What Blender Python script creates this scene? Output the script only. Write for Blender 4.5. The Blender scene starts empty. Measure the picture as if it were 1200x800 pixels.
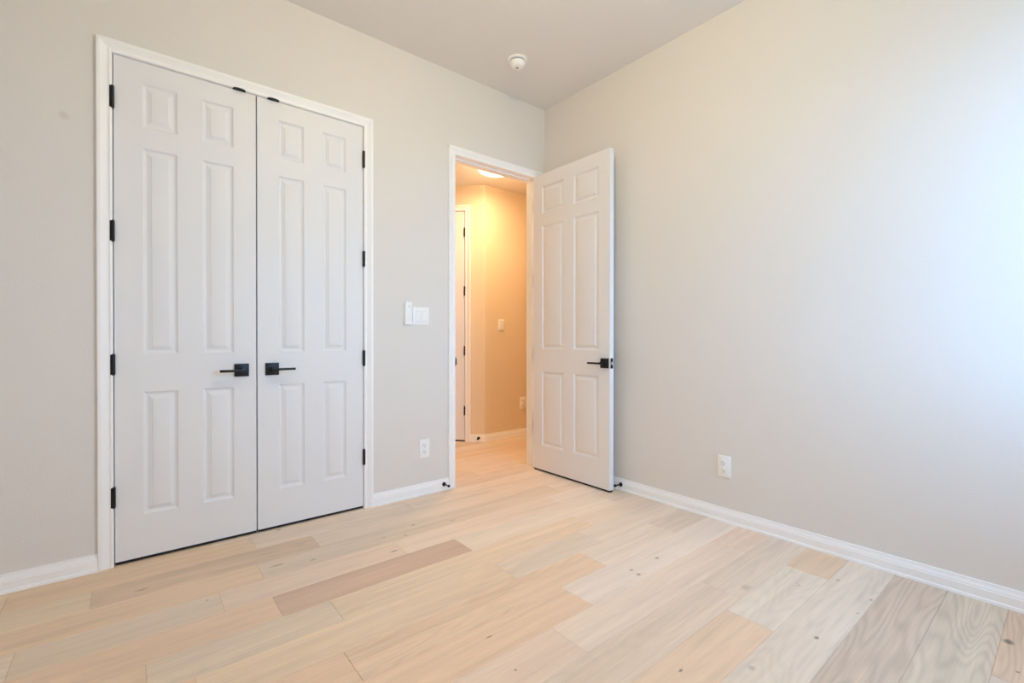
import bpy, bmesh, math, random
from mathutils import Vector, Matrix

S = bpy.context.scene
COL = S.collection
PI = math.pi

# ------------------------------------------------------------------ camera
cam_data = bpy.data.cameras.new('camera')
cam = bpy.data.objects.new('camera', cam_data)
COL.objects.link(cam)
yaw, pitch, roll = 0.6865, -0.0053, 0.0006
d = Vector((math.sin(yaw) * math.cos(pitch), math.cos(yaw) * math.cos(pitch), math.sin(pitch)))
rt = Vector((math.cos(yaw), -math.sin(yaw), 0))
up = rt.cross(d)
R = rt * math.cos(roll) + up * math.sin(roll)
U = up * math.cos(roll) - rt * math.sin(roll)
cam.matrix_world = Matrix(((R.x, U.x, -d.x, -2.3103), (R.y, U.y, -d.y, -2.4523), (R.z, U.z, -d.z, 0.9111), (0, 0, 0, 1)))
cam_data.sensor_width = 36
cam_data.lens = 548.234 / 1200 * 36
cam_data.clip_start = 0.02
S.camera = cam

# ------------------------------------------------------------------ view, sky, lamps
S.view_settings.view_transform = 'Standard'
S.view_settings.look = 'None'
S.view_settings.gamma = 1
S.view_settings.use_curve_mapping = False
S.view_settings.exposure = 0.0
S.cycles.max_bounces = 16
S.cycles.diffuse_bounces = 12
S.cycles.use_denoising = True
S.cycles.caustics_reflective = False
S.cycles.caustics_refractive = False

SKY = 16.0
TINT = (0.435, 0.68, 0.98)
wd = bpy.data.worlds.new('sky')
S.world = wd
wd.use_nodes = True
nt = wd.node_tree
nt.nodes.clear()
wo = nt.nodes.new('ShaderNodeOutputWorld')
bg = nt.nodes.new('ShaderNodeBackground')
tc = nt.nodes.new('ShaderNodeTexCoord')
sx = nt.nodes.new('ShaderNodeSeparateXYZ')
rmp = nt.nodes.new('ShaderNodeValToRGB')
mr = nt.nodes.new('ShaderNodeMapRange')
mr.inputs[1].default_value = -1.0
mr.inputs[2].default_value = 1.0
nt.links.new(tc.outputs['Generated'], sx.inputs[0])
nt.links.new(sx.outputs[2], mr.inputs[0])
nt.links.new(mr.outputs[0], rmp.inputs[0])
# ground, hazy bright horizon, darker zenith (sine of the elevation, -1 to 1, runs along the ramp)
e = rmp.color_ramp.elements
e[0].position = 0.0
e[0].color = (0.26 * TINT[0], 0.27 * TINT[1], 0.27 * TINT[2], 1)
e[1].position = 1.0
e[1].color = (0.24 * TINT[0], 0.32 * TINT[1], 0.44 * TINT[2], 1)
for pos, c_ in ((0.42, (0.40, 0.42, 0.43)), (0.50, (0.80, 0.90, 1.0)), (0.60, (0.78, 0.90, 1.0)), (0.75, (0.56, 0.68, 0.80))):
    q = e.new(pos)
    q.color = (c_[0] * TINT[0], c_[1] * TINT[1], c_[2] * TINT[2], 1)
nt.links.new(rmp.outputs[0], bg.inputs[0])
bg.inputs[1].default_value = SKY
nt.links.new(bg.outputs[0], wo.inputs[0])

# the window in the wall behind the camera
WX0, WX1, WZ0, WZ1 = -1.17, -0.17, 0.70, 2.05
WY = -3.0


def lamp(name, kind, loc, energy, color, **kw):
    l = bpy.data.lights.new(name, kind)
    l.energy = energy
    l.color = color
    for k, v in kw.items():
        setattr(l, k, v)
    o = bpy.data.objects.new(name, l)
    o.location = loc
    COL.objects.link(o)
    return o


portal = lamp('window_portal', 'AREA', ((WX0 + WX1) / 2, WY - 0.13, (WZ0 + WZ1) / 2), 1, (1, 1, 1), shape='RECTANGLE', size=WX1 - WX0, size_y=WZ1 - WZ0)
portal.rotation_euler = (PI / 2, 0, 0)
portal.data.cycles.is_portal = True

ROOM_LAMP_W = 19.0
HALL_LAMP_W = 12.5
WARM = (1.0, 0.85, 0.44)
AMBER = (1.0, 0.62, 0.30)

# ------------------------------------------------------------------ materials


def mat(name, color, rough=0.5, metal=0.0, spec=0.5):
    m = bpy.data.materials.new(name)
    m.use_nodes = True
    b = m.node_tree.nodes['Principled BSDF']
    b.inputs['Base Color'].default_value = (*color, 1)
    b.inputs['Roughness'].default_value = rough
    b.inputs['Metallic'].default_value = metal
    b.inputs['Specular IOR Level'].default_value = spec
    return m


def bump(m, scale, strength, dist=0.002, detail=2.0):
    t = m.node_tree
    b = t.nodes['Principled BSDF']
    co = t.nodes.new('ShaderNodeTexCoord')
    n = t.nodes.new('ShaderNodeTexNoise')
    n.inputs['Scale'].default_value = scale
    n.inputs['Detail'].default_value = detail
    bp = t.nodes.new('ShaderNodeBump')
    bp.inputs['Strength'].default_value = strength
    bp.inputs['Distance'].default_value = dist
    t.links.new(co.outputs['Object'], n.inputs['Vector'])
    t.links.new(n.outputs[0], bp.inputs['Height'])
    t.links.new(bp.outputs[0], b.inputs['Normal'])
    return m


def srgb(r, g, b):
    def f(c):
        c /= 255
        return c / 12.92 if c < 0.04045 else ((c + 0.055) / 1.055) ** 2.4
    return (f(r), f(g), f(b))


M_WALL = bump(mat('greige_wall_paint', srgb(230, 226, 222), 0.85, spec=0.2), 170, 0.25, 0.003)
M_HALL = bump(mat('amber_tinted_hall_paint', srgb(234, 219, 194), 0.85, spec=0.2), 170, 0.25, 0.003)  # wall colour warmed to carry part of the amber lamp light
M_CEIL = bump(mat('ceiling_paint', srgb(233, 230, 227), 0.9, spec=0.15), 80, 0.2, 0.003)
M_WHITE = mat('white_trim_paint', srgb(251, 251, 252), 0.4, spec=0.4)
M_DOOR = bump(mat('white_door_paint', srgb(236, 236, 238), 0.45, spec=0.35), 60, 0.05, 0.001)
M_BLACK = bump(mat('matte_black_metal', srgb(22, 22, 24), 0.42, 0.3), 300, 0.1, 0.0005)
M_STEEL = mat('brushed_steel', (0.75, 0.75, 0.77), 0.45, 0.8)
M_PLASTIC = mat('white_plastic', srgb(248, 248, 248), 0.35)
M_SLOT = mat('dark_slot', srgb(60, 58, 56), 0.6)
M_GREY = mat('grey_plastic', srgb(120, 122, 128), 0.5)
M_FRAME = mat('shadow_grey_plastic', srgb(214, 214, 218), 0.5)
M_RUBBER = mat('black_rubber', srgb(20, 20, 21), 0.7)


def glow(name, color, strength):
    m = bpy.data.materials.new(name)
    m.use_nodes = True
    b = m.node_tree.nodes['Principled BSDF']
    b.inputs['Base Color'].default_value = (0.9, 0.9, 0.88, 1)
    b.inputs['Emission Color'].default_value = (*color, 1)
    b.inputs['Emission Strength'].default_value = strength
    return m


M_HALLGLOW = glow('lit_hall_diffuser', (1.0, 0.86, 0.66), 6.0)
M_ROOMGLOW = glow('lit_room_diffuser', (1.0, 0.9, 0.78), 3.0)

M_GLASS = bpy.data.materials.new('window_glass')
M_GLASS.use_nodes = True
t = M_GLASS.node_tree
t.nodes.clear()
o_ = t.nodes.new('ShaderNodeOutputMaterial')
mx = t.nodes.new('ShaderNodeMixShader')
tr = t.nodes.new('ShaderNodeBsdfTransparent')
tr.inputs[0].default_value = (0.95, 0.97, 0.97, 1)
gl = t.nodes.new('ShaderNodeBsdfGlossy')
gl.inputs['Roughness'].default_value = 0.02
mx.inputs[0].default_value = 0.06
t.links.new(tr.outputs[0], mx.inputs[1])
t.links.new(gl.outputs[0], mx.inputs[2])
t.links.new(mx.outputs[0], o_.inputs[0])

# wall with the closet carries one faint scuff
KNOTS = [  # x, y, half length, half width, strength
    (-2.278, -0.289, .022, .006, .6), (-1.759, -0.022, .014, .005, .8), (-1.85, -0.40, .030, .008, .55),
    (-1.723, -0.442, .012, .006, .55), (-2.101, -0.521, .006, .004, .7), (-1.236, -0.376, .012, .008, .6),
    (-1.319, -0.463, .010, .007, .5), (-1.43, -0.581, .020, .006, .8), (-1.055, -0.447, .018, .006, .5),
    (-1.406, -0.422, .010, .006, .35), (-1.46, -1.304, .014, .004, .8), (-1.49, -1.466, .004, .004, .9),
    (-0.776, -1.326, .012, .008, .5), (-0.786, -1.366, .012, .008, .7), (-0.611, -1.333, .012, .009, .6),
    (-1.138, -1.755, .009, .005, .8), (-0.392, -1.791, .006, .005, .6), (-0.237, -1.869, .008, .006, .6),
    (-0.689, -1.941, .011, .006, .85), (-0.977, -1.875, .012, .010, .35), (-0.56, -1.672, .026, .017, .28),
    (-0.262, -2.314, .017, .013, .9), (-0.305, -1.987, .008, .006, .6), (-0.438, -1.982, .006, .004, .55),
    (-0.428, -2.343, .005, .004, .8), (-0.229, 0.087, .016, .006, .4), (-0.06, -0.39, .012, .005, .3)]


def spots(t, vec, pts, wob=0.006, wscale=60):
    """max over soft elliptical spots placed at the given points"""
    n = t.nodes.new('ShaderNodeTexNoise')
    n.inputs['Scale'].default_value = wscale
    t.links.new(vec, n.inputs['Vector'])
    s = t.nodes.new('ShaderNodeVectorMath')
    s.operation = 'SUBTRACT'
    s.inputs[1].default_value = (.5, .5, .5)
    t.links.new(n.outputs[1], s.inputs[0])
    k = t.nodes.new('ShaderNodeVectorMath')
    k.operation = 'MULTIPLY_ADD'
    k.inputs[1].default_value = (wob * 2, wob, wob)
    t.links.new(s.outputs[0], k.inputs[0])
    t.links.new(vec, k.inputs[2])
    prev = None
    for c, sc, st in pts:
        a = t.nodes.new('ShaderNodeVectorMath')
        a.operation = 'SUBTRACT'
        a.inputs[1].default_value = c
        t.links.new(k.outputs[0], a.inputs[0])
        b = t.nodes.new('ShaderNodeVectorMath')
        b.operation = 'MULTIPLY'
        b.inputs[1].default_value = sc
        t.links.new(a.outputs[0], b.inputs[0])
        l = t.nodes.new('ShaderNodeVectorMath')
        l.operation = 'LENGTH'
        t.links.new(b.outputs[0], l.inputs[0])
        m = t.nodes.new('ShaderNodeMapRange')
        m.inputs[1].default_value = 1.25
        m.inputs[2].default_value = 0.35
        m.inputs[3].default_value = 0
        m.inputs[4].default_value = st
        t.links.new(l.outputs[1], m.inputs[0])
        if prev is None:
            prev = m.outputs[0]
        else:
            x = t.nodes.new('ShaderNodeMath')
            x.operation = 'MAXIMUM'
            t.links.new(prev, x.inputs[0])
            t.links.new(m.outputs[0], x.inputs[1])
            prev = x.outputs[0]
    return prev


M_WALLS = M_WALL.copy()
M_WALLS.name = 'greige_wall_paint_scuffed'
t = M_WALLS.node_tree
b = t.nodes['Principled BSDF']
co = t.nodes.new('ShaderNodeTexCoord')
f = spots(t, co.outputs['Object'], [((-2.497, 0, 1.758), (60, 0, 60), .5)], .01, 20)
mixc = t.nodes.new('ShaderNodeMix')
mixc.data_type = 'RGBA'
mixc.inputs[6].default_value = (*srgb(230, 226, 222), 1)
mixc.inputs[7].default_value = (*srgb(208, 197, 187), 1)
t.links.new(f, mixc.inputs[0])
t.links.new(mixc.outputs[2], b.inputs['Base Color'])


def floor_material():
    m = bpy.data.materials.new('oak_planks')
    m.use_nodes = True
    t = m.node_tree
    b = t.nodes['Principled BSDF']
    N = t.nodes.new
    L = t.links.new
    tone = N('ShaderNodeAttribute')
    tone.attribute_name = 'tone'
    seed = N('ShaderNodeAttribute')
    seed.attribute_name = 'seed'
    gr = N('ShaderNodeAttribute')
    gr.attribute_name = 'grain'
    co = N('ShaderNodeTexCoord')
    cs = N('ShaderNodeCombineXYZ')
    for i, f in enumerate((7.31, 3.17, 1.9)):
        mm = N('ShaderNodeMath')
        mm.operation = 'MULTIPLY'
        mm.inputs[1].default_value = f
        L(seed.outputs['Fac'], mm.inputs[0])
        L(mm.outputs[0], cs.inputs[i])
    add = N('ShaderNodeVectorMath')
    add.operation = 'ADD'
    L(co.outputs['Object'], add.inputs[0])
    L(cs.outputs[0], add.inputs[1])

    def noise(scale, detail, rough=0.5, dist=0.0):
        v = N('ShaderNodeVectorMath')
        v.operation = 'MULTIPLY'
        v.inputs[1].default_value = scale
        L(add.outputs[0], v.inputs[0])
        n = N('ShaderNodeTexNoise')
        n.inputs['Scale'].default_value = 1
        n.inputs['Detail'].default_value = detail
        n.inputs['Roughness'].default_value = rough
        n.inputs['Distortion'].default_value = dist
        L(v.outputs[0], n.inputs['Vector'])
        return n.outputs[0]

    def math_(op, a, bb, c=None):
        n = N('ShaderNodeMath')
        n.operation = op
        for i, x in enumerate((a, bb, c)):
            if x is None:
                continue
            if isinstance(x, (int, float)):
                n.inputs[i].default_value = x
            else:
                L(x, n.inputs[i])
        return n.outputs[0]

    rings = noise((0.9, 6.0, 1), 2.0, 0.4, 0.2)
    ph = math_('MULTIPLY', rings, math_('MULTIPLY_ADD', gr.outputs['Fac'], 110.0, 95.0))
    sn = math_('SINE', ph, 0)
    sn = math_('MULTIPLY_ADD', sn, 0.5, 0.5)
    sn = math_('POWER', sn, 1.6)
    fine = noise((7, 210, 1), 3, 0.6)
    mid = noise((1.6, 34, 1), 3, 0.55, 0.3)
    broad = noise((1.0, 7, 1), 2, 0.5)
    # 1 = plain; ring lines darken by the plank's own grain strength
    k1 = math_('MULTIPLY', math_('MULTIPLY', sn, gr.outputs['Fac']), -0.15)
    k2 = math_('MULTIPLY_ADD', fine, 0.24, -0.12)
    k3 = math_('MULTIPLY_ADD', mid, 0.34, -0.17)
    k4 = math_('MULTIPLY_ADD', broad, 0.22, -0.11)
    s = math_('ADD', math_('ADD', k1, k2), math_('ADD', k3, k4))
    s = math_('ADD', s, 1.03)
    col = N('ShaderNodeVectorMath')
    col.operation = 'SCALE'
    L(tone.outputs['Color'], col.inputs[0])
    L(s, col.inputs['Scale'])
    # pink / yellow drift inside a plank
    drift = noise((0.9, 5, 3), 2)
    mixd = N('ShaderNodeMix')
    mixd.data_type = 'RGBA'
    mixd.blend_type = 'MULTIPLY'
    mixd.inputs[7].default_value = (1.02, 0.95, 0.90, 1)
    L(drift, mixd.inputs[0])
    L(col.outputs[0], mixd.inputs[6])
    kn = spots(t, co.outputs['Object'], [((x, y, 0), (1 / a, 1 / w, 0), st * .85) for x, y, a, w, st in KNOTS])
    mixk = N('ShaderNodeMix')
    mixk.data_type = 'RGBA'
    mixk.inputs[7].default_value = (*srgb(92, 70, 58), 1)
    L(kn, mixk.inputs[0])
    L(mixd.outputs[2], mixk.inputs[6])
    L(mixk.outputs[2], b.inputs['Base Color'])
    b.inputs['Roughness'].default_value = 0.5
    b.inputs['Specular IOR Level'].default_value = 0.3
    bp = N('ShaderNodeBump')
    bp.inputs['Strength'].default_value = 0.12
    bp.inputs['Distance'].default_value = 0.001
    L(fine, bp.inputs['Height'])
    L(bp.outputs[0], b.inputs['Normal'])
    return m


# ------------------------------------------------------------------ mesh helpers
def add_box(bm, x0, x1, y0, y1, z0, z1, mtx=None):
    vs = [bm.verts.new((x, y, z)) for z in (z0, z1) for y in (y0, y1) for x in (x0, x1)]
    for q in ((0, 2, 3, 1), (4, 5, 7, 6), (0, 1, 5, 4), (2, 6, 7, 3), (0, 4, 6, 2), (1, 3, 7, 5)):
        bm.faces.new([vs[i] for i in q])
    if mtx:
        bmesh.ops.transform(bm, matrix=mtx, verts=vs)
    return vs


def add_bevel_box(bm, x0, x1, y0, y1, z0, z1, r, seg=2, mtx=None):
    b2 = bmesh.new()
    add_box(b2, x0, x1, y0, y1, z0, z1)
    bmesh.ops.bevel(b2, geom=b2.edges[:], offset=r, segments=seg, profile=0.5, affect='EDGES')
    merge(bm, b2, mtx)


def merge(bm, b2, mtx=None):
    if mtx:
        bmesh.ops.transform(b2, matrix=mtx, verts=b2.verts[:])
    me = bpy.data.meshes.new('tmp')
    b2.to_mesh(me)
    b2.free()
    bm.from_mesh(me)
    bpy.data.meshes.remove(me)


def add_lathe(bm, prof, axis_mtx, n=24):
    """prof: (radius, height) pairs revolved about local Z"""
    b2 = bmesh.new()
    rings = []
    for r, h in prof:
        if r < 1e-6:
            rings.append([b2.verts.new((0, 0, h))])
        else:
            rings.append([b2.verts.new((r * math.cos(2 * PI * i / n), r * math.sin(2 * PI * i / n), h)) for i in range(n)])
    for a, b_ in zip(rings, rings[1:]):
        for i in range(n):
            j = (i + 1) % n
            if len(a) == 1 and len(b_) == 1:
                continue
            if len(a) == 1:
                b2.faces.new((a[0], b_[j], b_[i]))
            elif len(b_) == 1:
                b2.faces.new((a[i], a[j], b_[0]))
            else:
                b2.faces.new((a[i], a[j], b_[j], b_[i]))
    bmesh.ops.recalc_face_normals(b2, faces=b2.faces[:])
    merge(bm, b2, axis_mtx)


def obj(name, bm, m, parent=None, mtx=None, smooth=None):
    bmesh.ops.recalc_face_normals(bm, faces=bm.faces[:])
    me = bpy.data.meshes.new(name)
    bm.to_mesh(me)
    bm.free()
    me.materials.append(m)
    if smooth:
        me.shade_smooth()
        me.set_sharp_from_angle(angle=math.radians(smooth))
    o = bpy.data.objects.new(name, me)
    COL.objects.link(o)
    if parent:
        o.parent = parent
    if mtx is not None:
        o.matrix_local = mtx
    return o


def tag(o, label, cat, group=None, kind=None):
    o['label'] = label
    o['category'] = cat
    if group:
        o['group'] = group
    if kind:
        o['kind'] = kind
    return o


def struct(name, bm, m, label, cat, mtx=None, smooth=None):
    return tag(obj(name, bm, m, None, mtx, smooth), label, cat, None, 'structure')


def empty(name, mtx):
    o = bpy.data.objects.new(name, None)
    o.empty_display_size = 0.1
    COL.objects.link(o)
    o.matrix_world = mtx
    return o


def frame_at(p, xdir):
    """local X along xdir (in a wall), local -Y out of the wall towards the viewer, Z up"""
    x = Vector((xdir[0], xdir[1], 0)).normalized()
    z = Vector((0, 0, 1))
    y = z.cross(x)
    return Matrix(((x.x, y.x, 0, p[0]), (x.y, y.y, 0, p[1]), (0, 0, 1, p[2]), (0, 0, 0, 1)))


def sweep(bm, path, prof, closed=False):
    """path: (x, y) points; prof: (out, z) pairs; out is to the right-hand side of the walking direction"""
    n = len(path)
    pts = [Vector((p[0], p[1])) for p in path]
    offs = []
    for i in range(n):
        ds = []
        if i > 0:
            ds.append((pts[i] - pts[i - 1]).normalized())
        if i < n - 1:
            ds.append((pts[i + 1] - pts[i]).normalized())
        ns = [Vector((q.y, -q.x)) for q in ds]
        if len(ns) == 2:
            mid = (ns[0] + ns[1]).normalized()
            offs.append(mid / max(0.2, mid.dot(ns[0])))
        else:
            offs.append(ns[0])
    cols = [[bm.verts.new((p.x + o.x * w, p.y + o.y * w, z)) for w, z in prof] for p, o in zip(pts, offs)]
    k = len(prof)
    for a, b_ in zip(cols, cols[1:]):
        for i in range(k):
            j = (i + 1) % k
            bm.faces.new((a[i], a[j], b_[j], b_[i]))
    bm.faces.new(cols[0])
    bm.faces.new(list(reversed(cols[-1])))


def casing(bm, x0, x1, top, W, mtx=None):
    """a mitred door casing around an opening x0..x1 x 0..top, proud of the plane y = 0 towards -y"""
    prof = [(0, 0), (0, .0085), (.0015, .0095), (.006, .0110), (.009, .0105), (.0115, .0078), (.016, .0078),
            (.024, .0110), (.030, .0135), (.034, .0155), (.037, .0165), (W - .002, .0165), (W, .015), (W, 0)]
    b2 = bmesh.new()
    loops = []
    for cx, cz, sxx, szz in ((x0, 0, -1, 0), (x0, top, -1, 1), (x1, top, 1, 1), (x1, 0, 1, 0)):
        loops.append([b2.verts.new((cx + sxx * w, -tt, cz + szz * w)) for w, tt in prof])
    k = len(prof)
    for a, c in zip(loops, loops[1:]):
        for i in range(k):
            j = (i + 1) % k
            b2.faces.new((a[i], a[j], c[j], c[i]))
    b2.faces.new(loops[0])
    b2.faces.new(list(reversed(loops[-1])))
    bmesh.ops.recalc_face_normals(b2, faces=b2.faces[:])
    merge(bm, b2, mtx)


def jambs(bm, x0, x1, top, y0, y1, th=.018, stop=None, mtx=None):
    """x0..x1 is the clear opening; th the board thickness outward; stop = (y0, y1) of a door stop strip"""
    b2 = bmesh.new()
    add_box(b2, x0 - th, x0, y0, y1, 0, top + th)
    add_box(b2, x1, x1 + th, y0, y1, 0, top + th)
    add_box(b2, x0, x1, y0, y1, top, top + th)
    if stop:
        s = .010
        add_box(b2, x0, x0 + s, stop[0], stop[1], 0, top)
        add_box(b2, x1 - s, x1, stop[0], stop[1], 0, top)
        add_box(b2, x0 + s, x1 - s, stop[0], stop[1], top - s, top)
    merge(bm, b2, mtx)


PROFILE = [(0, 0), (.003, .0032), (.0065, .0062), (.0105, .0078), (.0155, .0078), (.0175, .0068), (.029, .0030), (.0302, .0012), (.0320, .0008)]


def door_leaf(w, h, th, xs, zs):
    """moulded six-panel leaf: x 0..w, front face at y = 0 (towards -y), back at y = th"""
    bm = bmesh.new()
    gx = [0] + [v for p in xs for v in p] + [w]
    gz = [0] + [v for p in zs for v in p] + [h]
    for face in (0, 1):
        def P(x, z, dep):
            return bm.verts.new((x, dep if face == 0 else th - dep, z))
        grid = {}
        for i, x in enumerate(gx):
            for k, z in enumerate(gz):
                grid[i, k] = P(x, z, 0)
        for i in range(len(gx) - 1):
            for k in range(len(gz) - 1):
                c = [grid[i, k], grid[i + 1, k], grid[i + 1, k + 1], grid[i, k + 1]]
                if i % 2 == 1 and k % 2 == 1:
                    ring = c
                    for ins, dep in PROFILE[1:]:
                        nx = [P(gx[i] + ins, gz[k] + ins, dep), P(gx[i + 1] - ins, gz[k] + ins, dep),
                              P(gx[i + 1] - ins, gz[k + 1] - ins, dep), P(gx[i] + ins, gz[k + 1] - ins, dep)]
                        for a in range(4):
                            q = (a + 1) % 4
                            bm.faces.new((ring[a], ring[q], nx[q], nx[a]))
                        ring = nx
                    bm.faces.new(ring)
                else:
                    bm.faces.new(c)
        for i in range(len(gx) - 1):
            grid_b = grid
        if face == 0:
            front = grid
        else:
            back = grid
    nx, nz = len(gx) - 1, len(gz) - 1
    for k in range(nz):
        bm.faces.new((front[0, k], front[0, k + 1], back[0, k + 1], back[0, k]))
        bm.faces.new((front[nx, k], back[nx, k], back[nx, k + 1], front[nx, k + 1]))
    for i in range(nx):
        bm.faces.new((front[i, 0], back[i, 0], back[i + 1, 0], front[i + 1, 0]))
        bm.faces.new((front[i, nz], front[i + 1, nz], back[i + 1, nz], back[i, nz]))
    return bm


def make_handle(parent, x, z, y, out, side, root=.010):
    """square rosette with a slim lever; out = -1 towards -y, side = direction the lever points along x"""
    bm = bmesh.new()
    add_bevel_box(bm, x - .029, x + .029, min(y, y + out * .009), max(y, y + out * .009), z - .029, z + .029, .0012)
    h = obj('door_handle', bm, M_BLACK, parent, smooth=40)
    h['label'] = 'matte black square rosette with slim lever'
    bm = bmesh.new()
    # neck as a short horizontal cylinder
    rot = Matrix.Rotation(PI / 2 if out < 0 else -PI / 2, 4, 'X')
    add_lathe(bm, [(0, 0), (.0095, 0), (.0095, .034), (.0085, .036), (0, .036)], Matrix.Translation((x, y + out * .008, z)) @ rot, 16)
    yl = y + out * .050
    xa, xb = sorted((x - side * root, x + side * .092))
    add_bevel_box(bm, xa, xb, yl - .007, yl + .007, z - .0055, z + .0055, .0012)
    obj('lever', bm, M_BLACK, h, smooth=40)
    return h


def make_hinge(parent, x, y, z0, z1, leafs):
    """knuckle barrel on a vertical pin plus thin leaves (boxes)"""
    bm = bmesh.new()
    hgt = z1 - z0
    add_lathe(bm, [(0, -.003), (.004, -.003), (.0045, 0), (.0068, 0), (.0068, hgt), (.0045, hgt), (.004, hgt + .003), (0, hgt + .003)],
              Matrix.Translation((x, y, z0)), 14)
    for q in leafs:
        add_box(bm, q[0], q[1], q[2], q[3], z0, z1)
    o = obj('hinge', bm, M_BLACK, parent, smooth=40)
    o['label'] = 'matte black hinge'
    return o


# ------------------------------------------------------------------ room dimensions
H = 2.5478
XL, YB = -3.35, -3.0            # far left wall, wall behind the camera
WT = 0.105                      # thickness of the closet wall
CLOSET = (-2.3547, -1.3362, 2.0453)   # outer edges of the pair of leaves, their top
GAP = .0032
CX0, CX1, CTOP = CLOSET[0] - GAP, CLOSET[1] + GAP, CLOSET[2] + GAP
BX0, BX1, BTOP = -0.7545, -0.0755, 2.042     # clear opening of the bedroom doorway
TH = .018
HZ = 2.272                      # hallway ceiling
HY = 0.905                      # hallway long wall
DSUM = 1.03                     # diagonal hall wall: x + y = DSUM
E = Vector((1, -1)).normalized()


def diag(s, out=0.0):
    return (DSUM / 2 + E.x * s - out / math.sqrt(2), DSUM / 2 + E.y * s - out / math.sqrt(2))


HD0, HD1, HDTOP = -1.432, -0.7255, 2.0475      # clear opening of the hall door along the diagonal

# ------------------------------------------------------------------ floor
TONE = {'b': srgb(220, 196, 171), 'B': srgb(222, 203, 179), 'y': srgb(220, 193, 158), 'p': srgb(220, 191, 165), 'q': srgb(221, 185, 149),
        't': srgb(218, 184, 147), 'T': srgb(206, 173, 141), 'D': srgb(188, 152, 126), 'g': srgb(207, 184, 158), 'G': srgb(209, 189, 166),
        'S': srgb(194, 172, 148), 'L': srgb(209, 189, 160), 'w': srgb(225, 206, 186)}
FLOOR_K = (1.13, 1.25, 1.42)
TONE_MEAN, TONE_SPREAD = srgb(214, 189, 163), 0.66
ROWS = {
    -1: ([-2.9, -2.033, -0.75], 'ttbb'), 0: ([-2.641, -1.882, -1.129], 'ytbb'), 1: ([-2.414, -1.662, -0.62], 'yTbb'),
    2: ([-2.95, -1.914, -0.30], 'ttgb'), 3: ([-2.568, -2.063, -1.396, -0.45], 'bgpbw'), 4: ([-2.95, -1.92, -1.165, -0.2], 'yqDBb'),
    5: ([-2.276, -1.772, -0.55], 'tgyb'), 6: ([-2.175, -1.168, -0.669], 'qyGB'), 7: ([-2.75, -1.829, -0.824, -0.324], 'tqtBG'),
    8: ([-1.083], 'qw'), 9: ([-2.3, -1.281, -0.272], 'ypbp'), 10: ([-1.75, -0.648], 'tgG'), 11: ([-2.05, -0.755, -0.26], 'bqBt'),
    12: ([-1.6], 'bB'), 13: ([-1.35], 'pS'), 14: ([-1.2], 'bL'), 15: ([-1.9, -0.5], 'ybt')}
GRAIN = {(10, 2): 0.3, (12, 1): .35, (13, 1): .85, (14, 1): .8, (15, 2): .7, (7, 4): .4, (11, 2): .3, (7, 2): .45, (1, 1): .5, (0, 1): .35}
rng = random.Random(11)
PITCH, Y0 = 0.1508, -0.036
fx0, fx1 = XL - .1, 2.3
bm = bmesh.new()
planks = []
for r in range(-13, 25):
    ya = Y0 - PITCH * r
    yb = ya - PITCH
    joints, tones = ROWS.get(r, ([], ''))
    joints = list(joints)
    tones = list(tones)
    if not tones:
        x = fx0 + rng.uniform(.2, 1.2)
        while x < fx1 - .3:
            joints.append(x)
            x += rng.uniform(.55, 1.4)
        tones = [rng.choice('bByptgbbw') for _ in range(len(joints) + 1)]
    else:
        x = joints[-1] + rng.uniform(.7, 1.3)
        while x < fx1 - .3:
            if x > .05:
                joints.append(x)
                tones.append(rng.choice('bByptgb'))
            x += rng.uniform(.55, 1.2)
        x = joints[0] - rng.uniform(.6, 1.2)
        while x > fx0 + .3:
            if x < -2.75:
                joints.insert(0, x)
                tones.insert(0, rng.choice('bytgb'))
            x -= rng.uniform(.55, 1.2)
    base = len(ROWS[r][0]) if r in ROWS else 0
    lead = joints.index(ROWS[r][0][0]) if r in ROWS else 0
    xs_ = [fx0] + joints + [fx1]
    for i in range(len(xs_) - 1):
        g = GRAIN.get((r, i - lead), rng.uniform(.05, .3))
        planks.append((xs_[i], xs_[i + 1], yb, ya, TONE[tones[i]], rng.uniform(0, 40), g))
attr = []
B = .0014
for x0, x1, y0, y1, tn, sd, g in planks:
    j = rng.uniform(.975, 1.025)
    tn = [m_ + (v_ - m_) * TONE_SPREAD for m_, v_ in zip(TONE_MEAN, tn)]
    tn = (tn[0] * FLOOR_K[0], tn[1] * FLOOR_K[1], tn[2] * FLOOR_K[2])
    top = [bm.verts.new(p) for p in ((x0 + B, y0 + B, 0), (x1 - B, y0 + B, 0), (x1 - B, y1 - B, 0), (x0 + B, y1 - B, 0))]
    low = [bm.verts.new(p) for p in ((x0, y0, -.002), (x1, y0, -.002), (x1, y1, -.002), (x0, y1, -.002))]
    bm.faces.new(top)
    for a in range(4):
        q = (a + 1) % 4
        bm.faces.new((low[a], low[q], top[q], top[a]))
    attr += [((tn[0] * j, tn[1] * j, tn[2] * j, 1), sd, g)] * 5
    bot = [bm.verts.new(p) for p in ((x0, y0, -.06), (x0, y1, -.06), (x1, y1, -.06), (x1, y0, -.06))]
    bm.faces.new(bot)
    attr.append(((tn[0], tn[1], tn[2], 1), sd, g))
me = bpy.data.meshes.new('floor')
bm.to_mesh(me)
bm.free()
for nm, kind_ in (('tone', 'FLOAT_COLOR'), ('seed', 'FLOAT'), ('grain', 'FLOAT')):
    me.attributes.new(nm, kind_, 'FACE')
me.attributes['tone'].data.foreach_set('color', [v for c, sd, g in attr for v in c])
me.attributes['seed'].data.foreach_set('value', [sd for c, sd, g in attr])
me.attributes['grain'].data.foreach_set('value', [g for c, sd, g in attr])
me.materials.append(floor_material())
fl = bpy.data.objects.new('floor', me)
COL.objects.link(fl)
tag(fl, 'pale oak plank floor running through the room into the hall', 'floor', None, 'structure')

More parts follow.
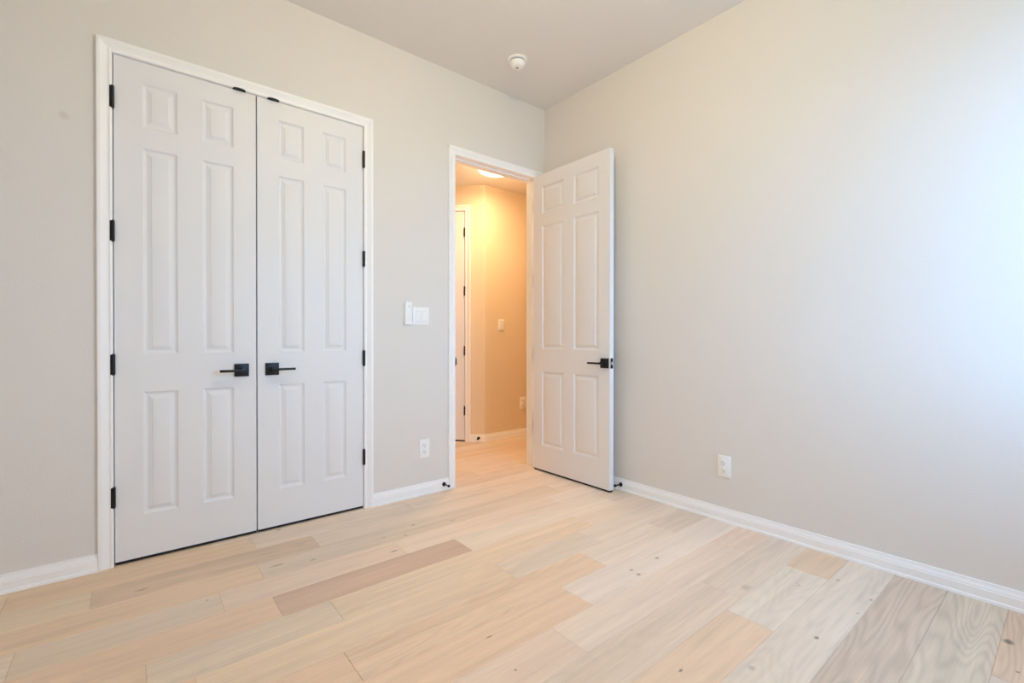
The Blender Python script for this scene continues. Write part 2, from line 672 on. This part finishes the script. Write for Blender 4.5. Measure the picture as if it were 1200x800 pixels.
# ------------------------------------------------------------------ walls and ceilings
bm = bmesh.new()
add_box(bm, XL - .1, CX0 - TH, 0, WT, 0, H)
add_box(bm, CX0 - TH, CX1 + TH, 0, WT, CTOP + TH, H)
add_box(bm, CX1 + TH, BX0 - TH, 0, WT, 0, H)
add_box(bm, BX0 - TH, BX1 + TH, 0, WT, BTOP + TH, H)
add_box(bm, BX1 + TH, .1, 0, WT, 0, H)
bmesh.ops.remove_doubles(bm, verts=bm.verts[:], dist=1e-5)
struct('wall_left', bm, M_WALLS, 'greige painted wall holding the closet and the doorway', 'wall')
bm = bmesh.new()
add_box(bm, 0, .1, YB - .1, 0, 0, H)
struct('wall_right', bm, M_WALL, 'bare greige wall on the right behind the open door', 'wall')
bm = bmesh.new()
add_box(bm, XL - .1, XL, YB - .1, 0, 0, H)
struct('wall_side', bm, M_WALL, 'greige wall at the far left outside the picture', 'wall')
bm = bmesh.new()
add_box(bm, XL, WX0, YB - .12, YB, 0, H)
add_box(bm, WX1, 0, YB - .12, YB, 0, H)
add_box(bm, WX0, WX1, YB - .12, YB, 0, WZ0)
add_box(bm, WX0, WX1, YB - .12, YB, WZ1, H)
struct('wall_back', bm, M_WALL, 'greige wall with the window behind the camera', 'wall')
bm = bmesh.new()
add_box(bm, XL - .1, .1, YB - .12, WT, H, H + .1)
struct('ceiling', bm, M_CEIL, 'plain off-white ceiling of the room', 'ceiling')

# closet interior (dark behind the closed leaves)
bm = bmesh.new()
add_box(bm, -2.50, -2.44, WT, .72, 0, 2.4)
add_box(bm, -1.36 + .10, -1.36 + .16, WT, .72, 0, 2.4)
add_box(bm, -2.44, -1.26, .66, .72, 0, 2.4)
add_box(bm, -2.50, -1.20, WT, .72, 2.4, 2.46)
struct('wall_closet', bm, M_WALL, 'inner walls of the closet behind its double doors', 'wall')

# hallway
bm = bmesh.new()
c45 = (DSUM - HY, HY)
rr = .028
tl = rr * math.tan(math.radians(22.5))
arc = []
p0 = Vector((c45[0] + tl, HY))
cc = Vector((c45[0] + tl, HY + rr))
for i in range(7):
    a = math.radians(-90 - 45 * i / 6)
    arc.append((cc.x + rr * math.cos(a), cc.y + rr * math.sin(a)))
s_jamb = HD1 + TH
hall_path = [(2.3, HY)] + arc + [diag(s_jamb)]
outer = [(p[0], p[1]) for p in hall_path]


def prism(bm, poly, z0, z1):
    lo = [bm.verts.new((x, y, z0)) for x, y in poly]
    hi = [bm.verts.new((x, y, z1)) for x, y in poly]
    n = len(poly)
    for i in range(n):
        j = (i + 1) % n
        bm.faces.new((lo[i], lo[j], hi[j], hi[i]))
    bm.faces.new(hi)
    bm.faces.new(list(reversed(lo)))


prism(bm, outer + [diag(s_jamb, -.1), (c45[0] + .06, HY + .1), (2.3, HY + .1)], 0, HZ)
dm = frame_at((*diag(0), 0), (E.x, E.y))
add_box(bm, HD0 - TH, HD1 + TH, 0, .1, HDTOP + TH, HZ, dm)
add_box(bm, -1.62, HD0 - TH, 0, .1, 0, HZ, dm)
struct('wall_hall', bm, M_HALL, 'warm lit hallway wall with a rounded corner seen through the doorway', 'wall', smooth=30)
pend = diag(-1.62)
bm = bmesh.new()
add_box(bm, HD0 - .1, HD1 + .1, .16, .2, 0, HZ, dm)  # closure added behind the hall door to keep outside light from its gap
add_box(bm, HD0 - .1, HD0 - .05, .1, .16, 0, HZ, dm)
add_box(bm, HD1 + .05, HD1 + .1, .1, .16, 0, HZ, dm)
add_box(bm, -1.20, pend[0] + .05, pend[1], pend[1] + .1, 0, HZ)
add_box(bm, -1.20, -1.10, WT, pend[1], 0, HZ)
struct('wall_hall_left', bm, M_HALL, 'hallway end wall hidden left of the doorway, with an added light block behind the hall door', 'wall')
bm = bmesh.new()
add_box(bm, 2.2, 2.3, WT, HY, 0, HZ)
add_box(bm, .1, 2.3, 0, WT, 0, HZ)
struct('wall_hall_right', bm, M_HALL, 'hallway end wall hidden behind the open door', 'wall')
bm = bmesh.new()
add_box(bm, -1.2, 2.3, WT, 1.85, HZ, HZ + .08)
struct('ceiling_hall', bm, M_CEIL, 'lower hallway ceiling seen through the doorway', 'ceiling')

# ------------------------------------------------------------------ trim
W = .0475
bm = bmesh.new()
casing(bm, CX0 - .0008, CX1 + .0008, CTOP + .0008, W)
jambs(bm, CX0, CX1, CTOP, 0, WT, TH, stop=(.040, .070))
trim1 = struct('trim_1', bm, M_WHITE, 'white moulded casing around the closet double doors', 'door casing')
for xc in (-1.916, -1.774):
    bm = bmesh.new()
    n = 14
    pts = [(xc + .026 * math.cos(PI * i / n), -.0215 * math.sin(PI * i / n) ** .7 if 0 < i < n else 0) for i in range(n + 1)]
    pts += [(xc - .026, .02), (xc + .026, .02)]
    prism(bm, pts, CTOP - .0016, CTOP + .0012)
    o = obj('strike_plate', bm, M_BLACK, trim1)
    o['label'] = 'black catch plate above the closet leaf'
bm = bmesh.new()
casing(bm, BX0 - .0035, BX1 + .0035, BTOP - .0005, W)
jambs(bm, BX0, BX1, BTOP, 0, WT, TH, stop=(.040, .072))
casing(bm, -BX1 - .0035, -BX0 + .0035, BTOP, W, Matrix.Translation((0, WT, 0)) @ Matrix.Rotation(PI, 4, 'Z'))
trim2 = struct('trim_2', bm, M_WHITE, 'white moulded casing and jamb of the open doorway to the hall', 'door casing')
bm = bmesh.new()
add_box(bm, BX0, BX0 + .002, -.004, .032, .742, .802)
add_box(bm, BX0 - .002, BX0 + .0032, -.0125, -.004, .752, .792)
o = obj('strike_plate', bm, M_BLACK, trim2)
o['label'] = 'black latch strike plate on the left jamb'
bm = bmesh.new()
casing(bm, HD0 - .003, HD1 + .003, HDTOP + .002, W, dm)
jambs(bm, HD0, HD1, HDTOP, 0, .1, TH, stop=(.040, .07), mtx=dm)
struct('trim_3', bm, M_WHITE, 'white casing of the closed door across the hallway', 'door casing', smooth=35)

BASE = [(0, 0), (.0185, 0), (.0185, .006), (.0170, .0105), (.0140, .0125), (.0140, .040), (.0120, .0435), (.0120, .0475), (.0085, .0530), (.0065, .0600), (.0060, .0665), (0, .0665)]


def base(name, path, label):
    bm = bmesh.new()
    sweep(bm, path, BASE)
    return struct(name, bm, M_WHITE, label, 'baseboard', smooth=25)


c_out0, c_out1 = CX0 - .0008 - W, CX1 + .0008 + W
b_out0, b_out1 = BX0 - .0035 - W, BX1 + .0035 + W
base('baseboard_left', [(XL, 0), (c_out0, 0)], 'white baseboard left of the closet at the picture edge')
base('baseboard_middle', [(c_out1, 0), (b_out0, 0)], 'short white baseboard between the closet and the doorway')
base('baseboard_right', [(b_out1, 0), (0, 0), (0, YB)], 'long white baseboard along the bare right wall')
base('baseboard_hall', [diag(HD1 + .003 + W)] + list(reversed(arc)) + [(2.2, HY)], 'white baseboard turning the rounded corner in the hallway')

# ------------------------------------------------------------------ doors
def gap_shade_strip(parent, w):
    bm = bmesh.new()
    add_box(bm, .002, w - .002, .003, .031, -.0105, .0)  # black strip added to draw the dark shade in the gap below the door
    o = obj('gap_shade_strip', bm, M_RUBBER, parent)
    o['label'] = 'dark strip standing in for the shade under the leaf'


XS1 = [(.0905, .2080), (.2975, .4155)]
ZS1 = [(.1745, .679), (.8355, 1.6815), (1.767, 1.9475)]
LW, LH, LT = .5064, 2.032, .035
HZS = ((.2375, .3175), (.768, .848), (1.300, 1.380), (1.829, 1.9145))


def closet_leaf(name, x0, hinge_left, label):
    root = empty(name, Matrix.Translation((x0, 0.0005, .0133)))
    tag(root, label, 'door', None, 'structure')
    obj('door_leaf', door_leaf(LW, LH, LT, XS1, ZS1), M_DOOR, root, smooth=18)
    gap_shade_strip(root, LW)
    hx = (LW - .0605) if hinge_left else .0615
    make_handle(root, hx, .7545, 0, -1, -1 if hinge_left else 1)
    for z0, z1 in HZS:
        if hinge_left:
            make_hinge(root, -.0035, -.0078, z0 - .0133, z1 - .0133, [(-.0125, -.0035, -.0115, -.0095), (-.0025, -.0008, -.004, .02)])
        else:
            make_hinge(root, LW + .0028, -.0078, z0 - .0133, z1 - .0133, [(LW + .0008, LW + .0025, -.004, .02)])
    return root


closet_leaf('door_1', CLOSET[0], True, 'left white six-panel closet door with black lever, closed')
closet_leaf('door_2', CLOSET[1] - LW, False, 'right white six-panel closet door with black lever, closed')

# bedroom door, swung into the room: local x runs from hinge to free edge
DW, DH = .668, 2.029
ang = -1.5661
dirv = (math.cos(ang), math.sin(ang))
root = empty('door_3', frame_at((-.1137, -.0121, .0125), dirv))
tag(root, 'open white six-panel bedroom door standing against the right wall', 'door', None, 'structure')
XS3 = [(.085, .289), (.379, .583)]
ZS3 = [(.170, .675), (.832, 1.673), (1.760, 1.943)]
obj('door_leaf', door_leaf(DW, DH, LT, XS3, ZS3), M_DOOR, root, smooth=18)
gap_shade_strip(root, DW)
make_handle(root, .632, .7545, 0, -1, -1)
make_handle(root, .626, .7545, LT, 1, -1, .001)
bm = bmesh.new()
add_bevel_box(bm, DW - .001, DW + .0012, .0065, .0285, .724, .785, .0005)
lp = obj('latch_plate', bm, M_BLACK, root)
bm = bmesh.new()
prism(bm, [(DW, .012), (DW + .004, .013), (DW + .003, .023), (DW, .023)], .746, .763)
obj('latch_bolt', bm, M_STEEL, lp)
for z0, z1 in ((.250, .330), (.770, .850), (1.297, 1.377), (1.808, 1.890)):
    make_hinge(root, -.006, LT + .004, z0 - .0125, z1 - .0125, [(-.0022, -.0002, .004, LT + .002), (-.0400, -.0042, LT + .0008, LT + .0030)])

# hall door in the diagonal wall
HDW = HD1 - HD0 - .0064
root = empty('door_4', dm @ Matrix.Translation((HD0 + .0032, .0005, .0133)))
tag(root, 'closed white door in the hallway partly hidden by the doorway edge', 'door', None, 'structure')
obj('door_leaf', door_leaf(HDW, 2.029, LT, [(.09, .305), (.395, HDW - .09)], ZS1), M_DOOR, root, smooth=18)
gap_shade_strip(root, HDW)
for z0, z1 in ((.236, .314), (.767, .846), (1.297, 1.377), (1.820, 1.896)):
    make_hinge(root, HDW + .0008, -.0078, z0 - .0133, z1 - .0133, [(HDW - .003, HDW + .001, -.004, .02)])
make_handle(root, .0605, .7545, 0, -1, 1)


# ------------------------------------------------------------------ wall plates
def outlet(mtx, label, w=.066, h=.108):
    root = empty('power_outlet', mtx)
    tag(root, label, 'outlet', 'power outlets')
    bm = bmesh.new()
    add_bevel_box(bm, -w / 2, w / 2, -.0060, .0, -h / 2, h / 2, .0022)
    obj('cover_plate', bm, M_PLASTIC, root, smooth=40)
    for sgn in (1, -1):
        bm = bmesh.new()
        add_bevel_box(bm, -.0155, .0155, -.0082, -.004, sgn * .019 - .0135, sgn * .019 + .0135, .0015)
        rc = obj('receptacle', bm, M_PLASTIC, root, smooth=40)
        bm = bmesh.new()
        zc = sgn * .019
        for dx, hh in ((-.0058, .0042), (.0058, .0034)):
            add_box(bm, dx - .0011, dx + .0011, -.0086, -.0078, zc + .001 - hh + .002, zc + .001 + hh + .002)
        add_lathe(bm, [(0, 0), (.0024, 0), (.0024, .0008), (0, .0008)], Matrix.Translation((0, -.0078, zc - .0075)) @ Matrix.Rotation(PI / 2, 4, 'X'), 10)
        obj('socket_slots', bm, M_SLOT, rc)
    bm = bmesh.new()
    add_lathe(bm, [(0, 0), (.003, 0), (.0025, .0012), (0, .0014)], Matrix.Translation((0, -.0060, 0)) @ Matrix.Rotation(PI / 2, 4, 'X'), 10)
    obj('screw', bm, M_PLASTIC, root)
    return root


outlet(frame_at((-.9683, 0, .2685), (1, 0)), 'white outlet low on the wall between closet and doorway')
outlet(frame_at((0, -1.315, .2735), (0, -1)), 'white outlet low on the bare right wall')
outlet(frame_at((.568, HY, .309), (1, 0)), 'white outlet low on the hallway wall', .068, .112)


def light_switch(mtx, n, w, h, label):
    root = empty('light_switch', mtx)
    tag(root, label, 'light switch')
    bm = bmesh.new()
    add_bevel_box(bm, -w / 2, w / 2, -.0060, 0, -h / 2, h / 2, .0022)
    obj('cover_plate', bm, M_PLASTIC, root, smooth=40)
    for i in range(n):
        xc = (i - (n - 1) / 2) * .040
        bm = bmesh.new()
        b2 = bmesh.new()
        vs = [(-.0145, -.0068, -.029), (.0145, -.0068, -.029), (.0145, -.0075, 0), (-.0145, -.0075, 0), (.0145, -.0105, .029), (-.0145, -.0105, .029)]
        F = [b2.verts.new((xc + x, y, z)) for x, y, z in vs]
        Bk = [b2.verts.new((xc + x, -.004, z)) for x, y, z in vs]
        b2.faces.new((F[0], F[1], F[2], F[3]))
        b2.faces.new((F[3], F[2], F[4], F[5]))
        for a, c in ((0, 1), (1, 2), (2, 4), (4, 5), (5, 3), (3, 0)):
            b2.faces.new((F[a], Bk[a], Bk[c], F[c]))
        merge(bm, b2)
        obj('rocker', bm, M_PLASTIC, root)
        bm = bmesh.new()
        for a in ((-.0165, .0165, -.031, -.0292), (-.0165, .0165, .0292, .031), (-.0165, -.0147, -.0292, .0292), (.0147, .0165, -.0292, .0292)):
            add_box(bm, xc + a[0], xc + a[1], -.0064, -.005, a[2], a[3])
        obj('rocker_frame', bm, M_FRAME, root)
    return root


light_switch(frame_at((-.9905, 0, 1.0436), (1, 0)), 2, .104, .1035, 'white double rocker switch on the wall left of the doorway')
light_switch(frame_at((.314, HY, 1.0397), (1, 0)), 1, .070, .102, 'white single rocker switch on the hallway wall')

root = empty('remote_control', frame_at((-1.0745, 0, 1.0597), (1, 0)))
tag(root, 'slim white fan remote in a wall holder beside the double switch', 'remote')
bm = bmesh.new()
add_bevel_box(bm, -.0225, .0225, -.019, -.006, -.0645, .0645, .004, 3)
obj('remote_body', bm, M_PLASTIC, root, smooth=50)
bm = bmesh.new()
add_bevel_box(bm, -.0245, .0245, -.0075, 0, -.0665, .052, .002)
add_bevel_box(bm, -.0245, .0245, -.0205, -.004, -.0680, -.050, .002)
obj('wall_holder', bm, M_PLASTIC, root, smooth=50)
bm = bmesh.new()
add_lathe(bm, [(0, 0), (.0030, 0), (.0030, .001), (0, .001)], Matrix.Translation((0, -.019, .037)) @ Matrix.Rotation(PI / 2, 4, 'X'), 12)
o = obj('button', bm, M_GREY, root)
o['label'] = 'small grey round button'
for zb_ in (.018, .002, -.014, -.030):
    bm = bmesh.new()
    add_bevel_box(bm, -.009, .009, -.0200, -.0185, zb_ - .0045, zb_ + .0045, .0007)
    obj('button', bm, M_PLASTIC, root)


# ------------------------------------------------------------------ door stops
def door_stop(p, out, label, length=.062):
    q = Vector(out).normalized()
    rot = Vector((0, 0, 1)).rotation_difference(q).to_matrix().to_4x4()
    root = empty('door_stop', Matrix.Translation(p) @ rot)
    tag(root, label, 'door stop', 'black baseboard door stops')
    bm = bmesh.new()
    add_lathe(bm, [(0, 0), (.0125, 0), (.0125, .003), (.0095, .006), (0, .006)], Matrix(), 18)
    obj('base_disc', bm, M_BLACK, root, smooth=40)
    bm = bmesh.new()
    add_lathe(bm, [(0, .006), (.0042, .006), (.0036, length - .014), (.0042, length - .012), (0, length - .012)], Matrix(), 12)
    obj('rod', bm, M_BLACK, root, smooth=40)
    bm = bmesh.new()
    add_lathe(bm, [(0, length - .012), (.0062, length - .012), (.0080, length - .009), (.0080, length - .003), (.006, length), (0, length)], Matrix(), 16)
    obj('rubber_tip', bm, M_RUBBER, root, smooth=40)
    return root


door_stop((-.842, -.0135, .036), (0, -1, .04), 'black door stop on the short baseboard left of the doorway')
door_stop((-.0135, -.688, .034), (-1, 0, .06), 'black door stop on the right wall baseboard beside the open door')
pd = diag((.0903 - .9397) / math.sqrt(2), .0135)
door_stop((pd[0], pd[1], .036), (-1, -1, 0), 'black door stop on the hallway baseboard near the rounded corner', .05)

# ------------------------------------------------------------------ smoke detector
root = empty('smoke_detector', Matrix.Translation((-.545, -.345, H)) @ Matrix.Rotation(PI, 4, 'X'))
tag(root, 'round white smoke detector on the ceiling above the doorway', 'smoke detector')
bm = bmesh.new()
add_lathe(bm, [(0, 0), (.056, 0), (.058, .003), (.058, .009), (.055, .0125), (.050, .0135), (0, .0135)], Matrix(), 40)
obj('base_ring', bm, M_PLASTIC, root, smooth=40)
bm = bmesh.new()
add_lathe(bm, [(0, .013), (.0405, .013), (.0405, .0205), (0, .0205)], Matrix(), 40)
o = obj('vent_gap', bm, M_SLOT, root)
o['label'] = 'grey vent slot'
bm = bmesh.new()
add_lathe(bm, [(0, .0195), (.0465, .0195), (.0470, .0225), (.0440, .031), (.0360, .043), (.030, .047), (.022, .0485), (0, .049)], Matrix(), 40)
obj('cover', bm, M_PLASTIC, root, smooth=40)
bm = bmesh.new()
add_lathe(bm, [(0, .047), (.0070, .047), (.0070, .0505), (0, .0505)], Matrix(), 16)
o = obj('test_button', bm, M_GREY, root, smooth=40)
o['label'] = 'small grey centre button'


# ------------------------------------------------------------------ ceiling lamps
def dome_light(loc, r, depth, m, label, watts, color, rad, flat):
    root = empty('ceiling_light', Matrix.Translation(loc) @ Matrix.Rotation(PI, 4, 'X'))
    tag(root, label, 'ceiling light')
    bm = bmesh.new()
    add_lathe(bm, [(0, 0), (r + .008, 0), (r + .010, .004), (r + .008, .014), (r, .016), (0, .016)], Matrix(), 48)
    obj('mounting_ring', bm, M_WHITE, root, smooth=40)
    bm = bmesh.new()
    prof = [(r * math.cos(a), .016 + (depth - .016) * math.sin(a)) for a in [PI / 2 * i / 10 for i in range(10)]] + [(0, depth)]
    add_lathe(bm, prof, Matrix(), 48)
    obj('diffuser', bm, m, root, smooth=60)
    for kind, share in (('AREA', flat), ('POINT', 1 - flat)):
        if share <= 0:
            continue
        if kind == 'AREA':
            lp_ = lamp('ceiling_lamp', 'AREA', (0, 0, 0), watts * share, color, shape='DISK', size=rad * 2)
            z_ = depth + .006
        else:
            lp_ = lamp('ceiling_lamp', 'POINT', (0, 0, 0), watts * share, color, shadow_soft_size=rad * .6)
            z_ = depth + rad * .6 + .01
        lp_.parent = root
        lp_.matrix_local = Matrix.Translation((0, 0, z_)) @ Matrix.Rotation(PI, 4, 'X')
    return root


dome_light((-.050, .50, HZ), .145, .055, M_HALLGLOW, 'glowing flush dome light on the hallway ceiling', HALL_LAMP_W, AMBER, .12, .75)
dome_light((-1.35, -1.42, H), .17, .075, M_ROOMGLOW, 'flush dome light on the room ceiling above the picture', ROOM_LAMP_W, WARM, .10, 0)

# ------------------------------------------------------------------ window behind the camera
root = empty('window_1', Matrix.Translation(((WX0 + WX1) / 2, YB - .06, WZ0)))
tag(root, 'white framed double window behind the camera', 'window', None, 'structure')
ww, wh = (WX1 - WX0) / 2, WZ1 - WZ0
bm = bmesh.new()
fr = .04
add_box(bm, -ww, ww, -.03, .03, 0, fr)
add_box(bm, -ww, ww, -.03, .03, wh - fr, wh)
add_box(bm, -ww, -ww + fr, -.03, .03, fr, wh - fr)
add_box(bm, ww - fr, ww, -.03, .03, fr, wh - fr)
add_box(bm, -fr / 2, fr / 2, -.03, .03, fr, wh - fr)
obj('window_frame', bm, M_WHITE, root)
bm = bmesh.new()
add_box(bm, -ww - .04, ww + .04, .06, .10, -.03, 0)
obj('window_sill', bm, M_WHITE, root)
bm = bmesh.new()
add_box(bm, -ww + fr, -fr / 2, -.002, .002, fr, wh - fr)
add_box(bm, fr / 2, ww - fr, -.002, .002, fr, wh - fr)
obj('pane', bm, M_GLASS, root)
